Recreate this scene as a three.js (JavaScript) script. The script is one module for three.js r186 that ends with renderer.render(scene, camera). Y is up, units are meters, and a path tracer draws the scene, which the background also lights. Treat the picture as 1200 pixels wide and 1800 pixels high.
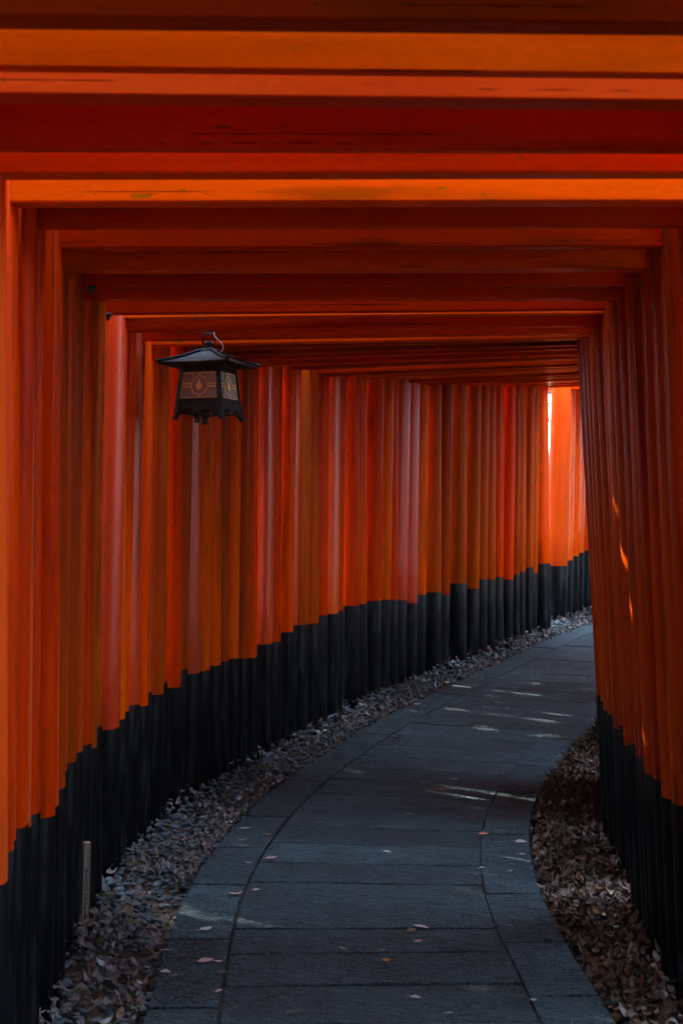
import * as THREE from 'three';
import { RoundedBoxGeometry } from 'three/addons/geometries/RoundedBoxGeometry.js';
import { mergeGeometries } from 'three/addons/utils/BufferGeometryUtils.js';

// ---------------------------------------------------------------- camera, sky, sun, exposure
const EYE = 1.57, F = 2450 / 1800;                 // eye height above the path; focal length over picture height
const scene = new THREE.Scene();
const camera = new THREE.PerspectiveCamera(2 * Math.atan(0.5 / F) * 180 / Math.PI, 682 / 1024, 0.05, 400);
camera.position.set(0, EYE, 0);
camera.lookAt(0, EYE, -10);
camera.focus = 6.0; camera.userData.fStop = 5.6;

const renderer = new THREE.WebGLRenderer();
renderer.setSize(682, 1024);
renderer.toneMapping = THREE.LinearToneMapping;
renderer.toneMappingExposure = 17.5;
renderer.shadowMap.enabled = true;

const SUN = new THREE.Vector3(-0.62, 0.62, -0.50).normalize();   // ahead on the left, about 38 degrees up
const sun = new THREE.DirectionalLight(new THREE.Color(1.0, 0.93, 0.82), 4.5);
sun.position.copy(SUN).multiplyScalar(60).add(new THREE.Vector3(0, 0, -8));
sun.target.position.set(0, 0, -8);
sun.castShadow = true; sun.shadow.radius = 1;
sun.shadow.mapSize.set(4096, 4096);
Object.assign(sun.shadow.camera, { left: -20, right: 20, top: 20, bottom: -20, near: 1, far: 140 });
scene.add(sun, sun.target);
{
  const W = 512, H = 256, d = new Float32Array(W * H * 4);
  for (let y = 0; y < H; y++) for (let x = 0; x < W; x++) {
    const el = ((y + 0.5) / H - 0.5) * Math.PI, up = Math.max(0, Math.sin(el));
    const k = Math.pow(1 - up, 2.2);
    const i = (y * W + x) * 4;
    const zen = [0.66, 0.84, 1.12], hor = [0.60, 0.70, 0.82];
    for (let c = 0; c < 3; c++) d[i + c] = zen[c] + (hor[c] - zen[c]) * k;
    if (el < 0) { const g = Math.min(1, -el * 6); for (let c = 0; c < 3; c++) d[i + c] *= 1 - 0.85 * g; }
    d[i + 3] = 1;
  }
  const sky = new THREE.DataTexture(d, W, H, THREE.RGBAFormat, THREE.FloatType);
  sky.mapping = THREE.EquirectangularReflectionMapping;
  sky.minFilter = sky.magFilter = THREE.LinearFilter; sky.wrapS = THREE.RepeatWrapping; sky.needsUpdate = true;
  scene.background = sky; scene.environment = sky;
}

// ---------------------------------------------------------------- helpers
function rng(seed) { let a = seed >>> 0; return () => { a = (a + 0x6D2B79F5) >>> 0; let t = a; t = Math.imul(t ^ (t >>> 15), t | 1); t ^= t + Math.imul(t ^ (t >>> 7), t | 61); return ((t ^ (t >>> 14)) >>> 0) / 4294967296; }; }
const hash = (x, y, s) => { let h = Math.imul(x, 374761393) + Math.imul(y, 668265263) + Math.imul(s, 1274126177); h = Math.imul(h ^ (h >>> 13), 1274126177); return ((h ^ (h >>> 16)) >>> 0) / 4294967296; };
function vnoise(x, y, px, py, s) {                 // value noise that repeats after px, py cells
  const x0 = Math.floor(x), y0 = Math.floor(y), fx = x - x0, fy = y - y0, u = fx * fx * (3 - 2 * fx), v = fy * fy * (3 - 2 * fy);
  const m = (a, p) => ((a % p) + p) % p, h = (i, j) => hash(m(i, px), m(j, py), s);
  const a = h(x0, y0), b = h(x0 + 1, y0), c = h(x0, y0 + 1), d = h(x0 + 1, y0 + 1);
  return a + (b - a) * u + (c - a) * v + (a - b - c + d) * u * v;
}
function fbm(u, v, fx, fy, oct, s) { let a = 0, w = 0.5, n = 0; for (let o = 0; o < oct; o++) { a += w * vnoise(u * fx, v * fy, fx, fy, s + o); n += w; w *= 0.5; fx *= 2; fy *= 2; } return a / n; }
const clamp = (x, a = 0, b = 1) => Math.min(b, Math.max(a, x)), lerp = (a, b, t) => a + (b - a) * t;
const smooth = (a, b, x) => { const t = clamp((x - a) / (b - a)); return t * t * (3 - 2 * t); };
const toS = (c) => Math.round(255 * clamp(c <= 0.0031308 ? c * 12.92 : 1.055 * Math.pow(c, 1 / 2.4) - 0.055));
function tex(W, H, fn, srgb) {
  const d = new Uint8Array(W * H * 4);
  for (let y = 0, i = 0; y < H; y++) for (let x = 0; x < W; x++, i += 4) { const c = fn((x + 0.5) / W, (y + 0.5) / H); for (let k = 0; k < 3; k++) d[i + k] = srgb ? toS(c[k]) : Math.round(255 * clamp(c[k])); d[i + 3] = 255; }
  const t = new THREE.DataTexture(d, W, H);
  t.wrapS = t.wrapT = THREE.RepeatWrapping; t.magFilter = THREE.LinearFilter; t.minFilter = THREE.LinearMipmapLinearFilter; t.generateMipmaps = true;
  if (srgb) t.colorSpace = THREE.SRGBColorSpace;
  t.needsUpdate = true; return t;
}
const used = new Map();
function numbered(n) { const k = used.get(n) ?? 0; used.set(n, k + 1); return k ? `${n}_${String(k).padStart(3, '0')}` : n; }
function mesh(name, g, m, parent) { const o = new THREE.Mesh(g, m); o.name = parent ? name : numbered(name); o.castShadow = o.receiveShadow = true; (parent ?? scene).add(o); return o; }
function thing(name, label, category, pos = [0, 0, 0], turn = 0, group) {
  const o = new THREE.Group(); o.name = numbered(name); o.position.set(...pos); o.rotation.y = turn; scene.add(o);
  return tag(o, label, category, group);
}
function tag(o, label, category, group) { o.userData = { ...o.userData, label, category }; if (group) o.userData.group = group; return o; }
function struct(o, label, category, kind = 'structure') { o.userData = { kind, label, category }; return o; }
function table(pts, x) { for (let i = 1; i < pts.length; i++) if (x <= pts[i][0] || i === pts.length - 1) { const [a, b] = [pts[i - 1], pts[i]], t = clamp((x - a[0]) / (b[0] - a[0])); return a[1] + (b[1] - a[1]) * t; } }
function boxUV(g, off = 0) {                        // uv in metres from the face directions
  g = g.index ? g.toNonIndexed() : g;
  const p = g.attributes.position, n = g.attributes.normal, uv = new Float32Array(p.count * 2);
  for (let i = 0; i < p.count; i++) {
    const ax = Math.abs(n.getX(i)), ay = Math.abs(n.getY(i)), az = Math.abs(n.getZ(i));
    if (ax > ay && ax > az) { uv[2 * i] = p.getZ(i); uv[2 * i + 1] = p.getY(i); }
    else if (ay > az) { uv[2 * i] = p.getZ(i) + 0.31; uv[2 * i + 1] = p.getX(i); }
    else { uv[2 * i] = p.getY(i); uv[2 * i + 1] = p.getX(i); }
    uv[2 * i] += off * 0.37; uv[2 * i + 1] += off;
  }
  g.setAttribute('uv', new THREE.BufferAttribute(uv, 2)); return g;
}

// ---------------------------------------------------------------- the curve of the path: s runs along its left edge, t to the right
const edgePts = [[-0.30, -11], [-0.46, -4], [-0.52, -1], [-0.545, 1], [-0.565, 2.6], [-0.61, 4.27], [-0.637, 5.2], [-0.63, 5.83], [-0.568, 6.63], [-0.477, 7.3], [-0.327, 8.0], [-0.11, 8.8], [0.25, 9.8], [0.66, 10.7], [1.27, 12.0], [1.90, 13.2], [2.57, 14.4], [3.6, 16.1], [4.9, 17.9], [6.6, 19.6], [8.7, 21.1], [11.2, 22.3], [13.9, 23.2]];
const edge = new THREE.CatmullRomCurve3(edgePts.map(([x, d]) => new THREE.Vector3(x, 0, -d)), false, 'centripetal');
edge.arcLengthDivisions = 1500;
const LEN = edge.getLength(), NS = 1200, samples = [];
for (let i = 0; i <= NS; i++) { const u = i / NS, p = edge.getPointAt(u), q = edge.getTangentAt(u); samples.push([p.x, p.z, q.x, q.z]); }
const riseTable = [[-4, 0], [7.2, 0], [8, 0.02], [8.8, 0.035], [9.8, 0.09], [10.7, 0.15], [12, 0.225], [13.2, 0.33], [14.4, 0.41], [16, 0.5], [20, 0.66], [24, 0.75]];
function frame(s) { const f = clamp(s / LEN) * NS, i = Math.min(NS - 1, Math.floor(f)), t = f - i, a = samples[i], b = samples[i + 1]; return [0, 1, 2, 3].map((k) => lerp(a[k], b[k], t)); }
function at(s, t, h = 0) { const [x, z, tx, tz] = frame(s); return new THREE.Vector3(x - tz * t, table(riseTable, -z) + h, z + tx * t); }
function nearest(x, z) { let best = 1e9, bi = 0; for (let i = 0; i <= NS; i += 4) { const q = samples[i], d = (q[0] - x) ** 2 + (q[1] - z) ** 2; if (d < best) { best = d; bi = i; } } const q = samples[bi]; return [bi / NS * LEN, (x - q[0]) * -q[3] + (z - q[1]) * q[2], -q[1]]; }
const groundY = (x, z) => table(riseTable, nearest(x, z)[2]);
function onGround(px, py, lift = 0) {               // the point of the path seen at a place of the photograph
  const u = (px - 600) / 2450, v = (900 - py) / 2450; let d = EYE / -v;
  for (let k = 0; k < 12; k++) { const g = groundY(u * d, -d) + lift; d = lerp(d, (EYE - g) / -v, 0.7); }
  return new THREE.Vector3(u * d, EYE + v * d, -d);
}
const KERB = 0.225, PATH_W = 1.45;

// ---------------------------------------------------------------- materials
const T = {};
function paintTexture(seed, worn) {
  const r = rng(seed), cracks = [], chips = [];
  for (let i = 0; i < 16 * worn; i++) cracks.push([r(), r(), 0.05 + r() * 0.22, 0.0010 + r() * 0.0012, r() * 0.003]);
  for (let i = 0; i < 26 * worn; i++) chips.push([r(), r(), 0.003 + r() * r() * 0.014, 1 + r() * 4, r()]);
  const marks = (u, v) => {
    let c = 0, w = 0;
    for (const [cu, cv, l, wd, bend] of cracks) { const dv = Math.abs(((v - cv + 1.5) % 1) - 0.5); if (dv < l) { const du = Math.abs(((u - cu - bend * Math.sin(dv * 40) + 1.5) % 1) - 0.5); if (du < wd * 3) c = Math.max(c, clamp(1.4 - du / (wd * (1 - dv / l) + 1e-4))); } }
    for (const [cu, cv, rad, asp, k] of chips) { const du = ((u - cu + 1.5) % 1) - 0.5, dv = (((v - cv + 1.5) % 1) - 0.5) / asp * 3; const q = Math.sqrt(du * du + dv * dv) / rad; if (q < 1.3) w = Math.max(w, clamp((1.0 - q + 0.7 * (fbm(u, v, 64, 64, 2, seed + 9) - 0.5)) * 6) * (0.4 + 0.6 * k)); }
    return [c, w];
  };
  const W = 256, H = 768;
  const col = tex(W, H, (u, v) => {
    const grain = fbm(u, v, 40, 4, 3, seed), broad = fbm(u, v, 5, 3, 4, seed + 3), fine = fbm(u, v, 90, 90, 2, seed + 5), [c, w] = marks(u, v);
    const grime = smooth(0.56, 0.86, fbm(u, v, 9, 3, 4, seed + 7)) * (0.16 + 0.34 * worn);
    const k = 0.86 + 0.13 * grain + 0.16 * (broad - 0.5) + 0.16 * (fine - 0.5);
    let o = [k, k * (0.92 + 0.3 * (broad - 0.5)), k * (0.9 + 0.8 * (broad - 0.4))];
    o = o.map((x, i) => lerp(x, [0.30, 0.50, 1.6][i] * 0.9, grime));
    o = o.map((x, i) => lerp(x, [0.35, 1.8, 7][i] * 0.55, w * 0.85));
    return o.map((x) => x * (1 - 0.85 * c));
  }, true);
  const bump = tex(W, H, (u, v) => { const [c, w] = marks(u, v); const h = 0.55 + 0.25 * (fbm(u, v, 48, 3, 4, seed) - 0.5) + 0.30 * (fbm(u, v, 5, 2, 3, seed + 21) - 0.5) + 0.05 * fbm(u, v, 100, 100, 2, seed + 5) - 0.4 * c - 0.15 * w; return [h, h, h]; });
  const rough = tex(W, H, (u, v) => { const [c, w] = marks(u, v); const x = 0.22 + 0.16 * (fbm(u, v, 8, 6, 4, seed + 13) - 0.4) + 0.4 * w + 0.3 * c; return [x, x, x]; });
  for (const t of [col, bump, rough]) t.repeat.set(1 / 0.55, 1 / 1.7);
  return { map: col, bumpMap: bump, roughnessMap: rough };
}
const paints = [paintTexture(11, 0.5), paintTexture(29, 1.0), paintTexture(47, 1.7)];
const tints = { vivid: [0.76, 0.072, 0.001], orange: [0.80, 0.105, 0.0015], deep: [0.62, 0.046, 0.001], brown: [0.44, 0.062, 0.003], faded: [0.66, 0.080, 0.007], freshLit: [0.86, 0.115, 0.001], maroon: [0.36, 0.042, 0.002] };
const paintMats = {};
function paint(tint, wear, gloss = 0) {
  const key = tint + wear + (gloss ? ' glossy' : '');
  return paintMats[key] ??= new THREE.MeshPhysicalMaterial({ name: `vermilion ${key}`, color: new THREE.Color().setRGB(...tints[tint]), ...paints[wear], bumpScale: 0.0008, roughness: 1, specularIntensity: 0.06, clearcoat: gloss, clearcoatRoughness: 0.34 });
}
T.black = tex(256, 512, (u, v) => { const a = fbm(u, v, 40, 4, 3, 5), b = fbm(u, v, 6, 5, 4, 8), w = smooth(0.56, 0.76, fbm(u, v, 14, 5, 5, 77)), k = 0.7 + 0.6 * (a - 0.5) + 0.5 * (b - 0.5); return [k * 0.016 + 0.045 * w, k * 0.018 + 0.050 * w, k * 0.021 + 0.056 * w].map((x) => x * 8); }, true);
T.blackBump = tex(256, 512, (u, v) => { const h = 0.5 + 0.5 * (fbm(u, v, 48, 3, 4, 15) - 0.5); return [h, h, h]; });
for (const t of [T.black, T.blackBump]) t.repeat.set(1 / 0.55, 1 / 1.1);
const blackBase = new THREE.MeshPhysicalMaterial({ name: 'black paint', color: new THREE.Color().setRGB(0.03, 0.031, 0.033), map: T.black, bumpMap: T.blackBump, bumpScale: 0.003, roughness: 0.42, specularIntensity: 0.15 });
const blackCap = new THREE.MeshStandardMaterial({ name: 'black weathered cap', color: new THREE.Color().setRGB(0.02, 0.02, 0.022), roughness: 0.7 });

T.stone = tex(768, 768, (u, v) => {
  const sp = fbm(u, v, 190, 190, 2, 3), m = fbm(u, v, 26, 60, 4, 6), b = fbm(u, v, 4, 4, 4, 9), st = smooth(0.52, 0.74, fbm(u, v, 9, 9, 5, 31)), pit = smooth(0.66, 0.8, fbm(u, v, 70, 110, 2, 37));
  const k = 0.80 + 0.9 * (sp - 0.5) + 0.7 * (m - 0.5) + 0.5 * (b - 0.5);
  return [k * 0.96, k * 1.0, k * 1.03].map((x) => x * (1 - 0.30 * st) * (1 - 0.5 * pit));
}, true);
T.stoneBump = tex(768, 768, (u, v) => { const h = 0.5 + 0.8 * (fbm(u, v, 36, 90, 3, 16) - 0.5) + 0.45 * (fbm(u, v, 150, 190, 2, 17) - 0.5) + 0.3 * (fbm(u, v, 6, 6, 3, 19) - 0.5); return [h, h, h]; });
for (const t of [T.stone, T.stoneBump]) t.repeat.set(1 / 1.1, 1 / 1.1);
const stoneMat = (k) => new THREE.MeshStandardMaterial({ name: 'grey granite', color: new THREE.Color().setRGB(0.034 * k, 0.076 * k, 0.097 * k), map: T.stone, bumpMap: T.stoneBump, bumpScale: 0.04, roughness: 0.75 });
const stoneMats = [0.72, 0.9, 1.02, 1.2].map(stoneMat);
T.soil = tex(512, 512, (u, v) => { const a = fbm(u, v, 60, 60, 3, 41), b = fbm(u, v, 8, 8, 4, 43), k = 0.5 + 0.7 * (a - 0.5) + 0.6 * (b - 0.5); return [k, k * 0.9, k * 0.75]; }, true);
T.soilBump = tex(512, 512, (u, v) => { const h = fbm(u, v, 40, 40, 4, 45); return [h, h, h]; });
const soilMat = new THREE.MeshStandardMaterial({ name: 'forest soil', color: new THREE.Color().setRGB(0.16, 0.14, 0.11), map: T.soil, bumpMap: T.soilBump, bumpScale: 0.03, roughness: 0.95 });
const mortarMat = new THREE.MeshStandardMaterial({ name: 'dark gritty mortar', color: new THREE.Color().setRGB(0.075, 0.085, 0.095), map: T.soil, bumpMap: T.soilBump, bumpScale: 0.008, roughness: 0.95 });

// ---------------------------------------------------------------- the ground and the path
{
  const xs = [], zs = [];
  for (let i = -70; i <= 70; i++) { const k = i / 70; xs.push(Math.sign(k) * (8 * Math.abs(k) + 82 * Math.pow(Math.abs(k), 4))); zs.push(-8 + Math.sign(k) * (14 * Math.abs(k) + 90 * Math.pow(Math.abs(k), 4))); }
  const n = xs.length, pos = new Float32Array(n * n * 3), uv = new Float32Array(n * n * 2), idx = [];
  for (let j = 0; j < n; j++) for (let i = 0; i < n; i++) {
    const x = xs[i], z = zs[j], [, t, d] = nearest(x, z), out = t < 0 ? -0.9 - t : t - 2.35, o = Math.max(0, out);
    const bumps = (fbm(x / 90 + 3.1, z / 90 + 2.7, 40, 40, 3, 61) - 0.5) * Math.min(1, o) * 1.2;
    const k = (j * n + i);
    pos[3 * k] = x; pos[3 * k + 1] = table(riseTable, d) - 0.055 + bumps + (t < 0 ? (0.03 + 0.39 * (1 - smooth(9, 14, -z)) + 0.9 * smooth(-0.5, 2, z)) * Math.min(o, z > -0.5 ? 8 : 30) : 0.02 * Math.min(o, 30)); pos[3 * k + 2] = z;  // unseen left bank behind the viewpoint is raised steeply to block sky light
    uv[2 * k] = x / 2; uv[2 * k + 1] = z / 2;
    if (i < n - 1 && j < n - 1) idx.push(k, k + n, k + 1, k + 1, k + n, k + n + 1);
  }
  const g = new THREE.BufferGeometry(); g.setAttribute('position', new THREE.BufferAttribute(pos, 3)); g.setAttribute('uv', new THREE.BufferAttribute(uv, 2)); g.setIndex(idx); g.computeVertexNormals();
  struct(mesh('ground', g, soilMat), 'dark forest soil under and around the gates', 'ground');
}
function slab(s0, s1, t0, t1, h, r, tilt) {          // one stone: chamfered, a little uneven, with sides
  const ns = Math.max(2, Math.round((s1 - s0) / 0.12)) + 2, nt = Math.max(2, Math.round((t1 - t0) / 0.16)) + 2, pos = [], uv = [], idx = [], c = 0.003, ou = r() * 5, ov = r() * 5, sd = Math.floor(r() * 1e6);
  const S = [s0, s0 + c], Tt = [t0, t0 + c];
  for (let i = 1; i < ns - 2; i++) S.push(lerp(s0 + c, s1 - c, i / (ns - 2))); S.push(s1 - c, s1);
  for (let i = 1; i < nt - 2; i++) Tt.push(lerp(t0 + c, t1 - c, i / (nt - 2))); Tt.push(t1 - c, t1);
  const push = (s, t, y) => { const p = at(s, t, y); pos.push(p.x, p.y, p.z); uv.push(t + ou, s + ov); return pos.length / 3 - 1; };
  const A = S.length, B = Tt.length, wob = (i, j) => ((i === 0 || i === A - 1) || (j === 0 || j === B - 1)) ? 1 : 0;
  const grid = S.map((s, i) => Tt.map((t, j) => {
    const e = wob(i, j), js = e ? (hash(i, j, sd) - 0.5) * 0.009 : 0;
    return push(s + js, t + (e ? (hash(i, j, sd + 1) - 0.5) * 0.004 : 0), h - e * 0.0025 + (hash(i, j, sd + 2) - 0.5) * 0.0035 + tilt[0] * (i / (A - 1) - 0.5) + tilt[1] * (j / (B - 1) - 0.5));
  }));
  for (let i = 0; i < A - 1; i++) for (let j = 0; j < B - 1; j++) { const a = grid[i][j], b = grid[i][j + 1], e = grid[i + 1][j], f = grid[i + 1][j + 1]; idx.push(a, b, e, b, f, e); }
  const ring = []; for (let j = 0; j < B; j++) ring.push(grid[0][j]); for (let i = 1; i < A; i++) ring.push(grid[i][B - 1]); for (let j = B - 2; j >= 0; j--) ring.push(grid[A - 1][j]); for (let i = A - 2; i > 0; i--) ring.push(grid[i][0]);
  const low = ring.map((k) => { pos.push(pos[3 * k], pos[3 * k + 1] - 0.06, pos[3 * k + 2]); uv.push(uv[2 * k] + 0.05, uv[2 * k + 1]); return pos.length / 3 - 1; });
  for (let i = 0; i < ring.length; i++) { const j = (i + 1) % ring.length; idx.push(ring[i], low[i], ring[j], ring[j], low[i], low[j]); }
  const g = new THREE.BufferGeometry(); g.setAttribute('position', new THREE.Float32BufferAttribute(pos, 3)); g.setAttribute('uv', new THREE.Float32BufferAttribute(uv, 2)); g.setIndex(idx); g.computeVertexNormals(); return g;
}
const sAt = (d) => { let b = 0, e = 1e9; for (let i = 0; i <= NS; i++) { const q = Math.abs(-samples[i][1] - d); if (q < e) { e = q; b = i; } } return b / NS * LEN; };
{
  const r = rng(5), pos = [], uv = [], idx = [];
  const s0 = sAt(0.6), s1 = LEN - 0.2, n = 120;
  for (let i = 0; i <= n; i++) { const s = lerp(s0, s1, i / n); for (const [t, y] of [[0.03, -0.07], [0.03, -0.016], [PATH_W - 0.03, -0.016], [PATH_W - 0.03, -0.07]]) { const p = at(s, t, y); pos.push(p.x, p.y, p.z); uv.push(t * 1.5, s * 1.5); } }
  for (let i = 0; i < n; i++) for (let j = 0; j < 3; j++) { const a = i * 4 + j; idx.push(a, a + 1, a + 4, a + 1, a + 5, a + 4); }
  const g = new THREE.BufferGeometry(); g.setAttribute('position', new THREE.Float32BufferAttribute(pos, 3)); g.setAttribute('uv', new THREE.Float32BufferAttribute(uv, 2)); g.setIndex(idx); g.computeVertexNormals();
  const path = struct(mesh('path', g, mortarMat), 'curving stone path of grey slabs between edging stones', 'path');
  // slab joints read off the photograph near by, regular beyond
  const joints = [0.7, 1.1, 1.5, 1.9, 2.3, 2.65, 3.0, 3.35, 3.68, 3.98, 4.28, 4.61, 4.94, 5.27, 5.6, 5.94, 6.29, 6.65, 7.01, 7.42].map(sAt);
  while (joints[joints.length - 1] < s1 - 0.5) joints.push(joints[joints.length - 1] + 0.32 + r() * 0.08);
  for (let i = 0; i < joints.length - 1; i++) {
    const gap = 0.005 + r() * 0.004;
    mesh('paving_slab', slab(joints[i] + gap, joints[i + 1] - gap, KERB + 0.012, PATH_W - KERB - 0.004, (r() - 0.5) * 0.006, r, [(r() - 0.5) * 0.006, (r() - 0.5) * 0.006]), stoneMats[Math.floor(r() * 4)], path);
  }
  for (const [ta, tb, off] of [[0, KERB, [1.2, 1.9, 2.7, 3.5, 4.40, 5.12, 5.85, 6.5, 7.2]], [PATH_W - KERB, PATH_W, [1.0, 1.8, 2.6, 3.4, 4.05, 4.47, 5.05, 5.75, 6.35, 6.95, 7.4]]]) {
    const js = off.map(sAt); while (js[js.length - 1] < s1 - 1) js.push(js[js.length - 1] + 0.6 + r() * 0.3);
    for (let i = 0; i < js.length - 1; i++) mesh('edging_slab', slab(js[i] + 0.007, js[i + 1] - 0.007, ta + (r() - 0.5) * 0.006, tb, 0.004 + (r() - 0.5) * 0.006, r, [(r() - 0.5) * 0.006, (r() - 0.5) * 0.008]), stoneMats[Math.floor(r() * 4)], path);
  }
}

// ---------------------------------------------------------------- the gates
function postGeometry(r0, r1, y0, y1, lean, sd, seg = 30) {   // round post; lean is dx per metre from the height of zero
  const rows = Math.max(2, Math.round((y1 - y0) / 0.3)), pos = [], uv = [], idx = [], ph = sd * 1.7;
  for (let j = 0; j <= rows; j++) {
    const y = lerp(y0, y1, j / rows), rad = lerp(r0, r1, (y + 0.1) / 3.1), bx = 0.004 * Math.sin(y * 1.1 + ph), bz = 0.004 * Math.cos(y * 0.9 + ph);
    for (let i = 0; i <= seg; i++) {
      const a = i / seg * Math.PI * 2, rr = rad * (1 + 0.008 * Math.sin(2 * a + ph) + 0.006 * Math.sin(5 * a + y * 0.8 + ph * 2));
      pos.push(rr * Math.sin(a) + lean * y + bx, y, rr * Math.cos(a) + bz); uv.push(i / seg * Math.PI * 2 * 0.0875 + sd * 0.173, y + sd * 0.61);
    }
  }
  const w = seg + 1;
  for (let j = 0; j < rows; j++) for (let i = 0; i < seg; i++) { const a = j * w + i; idx.push(a, a + 1, a + w, a + 1, a + w + 1, a + w); }
  for (const [j, f] of [[0, 0], [rows, 1]]) { const y = lerp(y0, y1, j / rows), c = pos.length / 3, bx = 0.004 * Math.sin(y * 1.1 + ph), bz = 0.004 * Math.cos(y * 0.9 + ph); pos.push(lean * y + bx, y, bz); uv.push(0, 0); for (let i = 0; i < seg; i++) f ? idx.push(c, j * w + i, j * w + i + 1) : idx.push(c, j * w + i + 1, j * w + i); }
  const g = new THREE.BufferGeometry(); g.setAttribute('position', new THREE.Float32BufferAttribute(pos, 3)); g.setAttribute('uv', new THREE.Float32BufferAttribute(uv, 2)); g.setIndex(idx); g.computeVertexNormals(); return g;
}
const beam = (w, h, d, off) => boxUV(new RoundedBoxGeometry(w, h, d, 2, Math.min(0.007, d * 0.2)), off);
function capGeometry(w, h, d, lift, off) {           // the top rail: its ends sweep up
  const g = new THREE.BoxGeometry(w, h, d, 24, 1, 1), p = g.attributes.position;
  for (let i = 0; i < p.count; i++) { const k = Math.abs(p.getX(i)) / (w / 2); p.setY(i, p.getY(i) + lift * k * k * k); }
  g.computeVertexNormals(); return boxUV(g, off);
}
const gates = [];
function gate(o) {   // {lx, lz: left post centre, yaw, inner, rl, rr, black: [l, r], nuki, thick, tall, lean: [l, r], tint, wear, y}
  const span = o.inner + o.rl + o.rr, c = Math.cos(o.yaw), sn = Math.sin(o.yaw);
  const g = thing('torii_gate', '', 'gate', [o.lx + c * span / 2, o.y, o.lz + sn * span / 2], -o.yaw, 'vermilion gates standing in a row over the path');
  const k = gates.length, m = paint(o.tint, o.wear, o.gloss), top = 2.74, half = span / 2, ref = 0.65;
  [-1, 1].forEach((side, i) => {
    const rad = i ? o.rr : o.rl, lean = -side * o.lean[i], bt = o.black[i], sd = k * 2 + i;
    const at0 = new THREE.Vector3(side * half - lean * ref, 0, 0);
    const p = mesh('pillar', postGeometry(rad, rad * 0.93, bt, top, lean, sd), i && o.shadeTintR ? paint(o.shadeTintR, o.wear) : m, g); p.position.copy(at0);
    mesh('black_base', postGeometry(rad + 0.003, (rad + 0.003) * 0.93, -0.12, bt + 0.004, lean, sd), blackBase, p);
  });
  const lx = (y) => half - (y - ref) * (o.lean[0] + o.lean[1]) / 2, sh = ((o.lean[0] - o.lean[1]) / 2) * (o.nuki - ref);
  const mb = paint(o.beamTint ?? o.tint, o.beamWear ?? o.wear);
  const nk = mesh('tie_beam', beam(2 * lx(o.nuki) + 0.62, o.tall, o.thick, k * 0.77), mb, g); nk.position.set(sh, o.nuki + o.tall / 2, 0); nk.rotation.z = o.roll ?? 0;
  mesh('centre_strut', beam(0.11, top - o.nuki - o.tall - 0.006, o.thick * 0.8, k), mb, g).position.set(sh, (top + o.nuki + o.tall) / 2, 0);
  const sk = mesh('lintel', capGeometry(2 * lx(top) + 0.75, 0.11, o.cap ?? 0.12, 0.03, k * 0.5), m, g); sk.position.set(sh, top + 0.052, 0);
  mesh('cap_beam', capGeometry(2 * lx(top) + 0.95, 0.07, (o.cap ?? 0.12) + 0.012, 0.04, k * 0.3), blackCap, sk).position.set(0, 0.088, 0);
  gates.push(g); g.userData.d = -o.lz; g.userData.tint = o.tint; return g;
}
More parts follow.
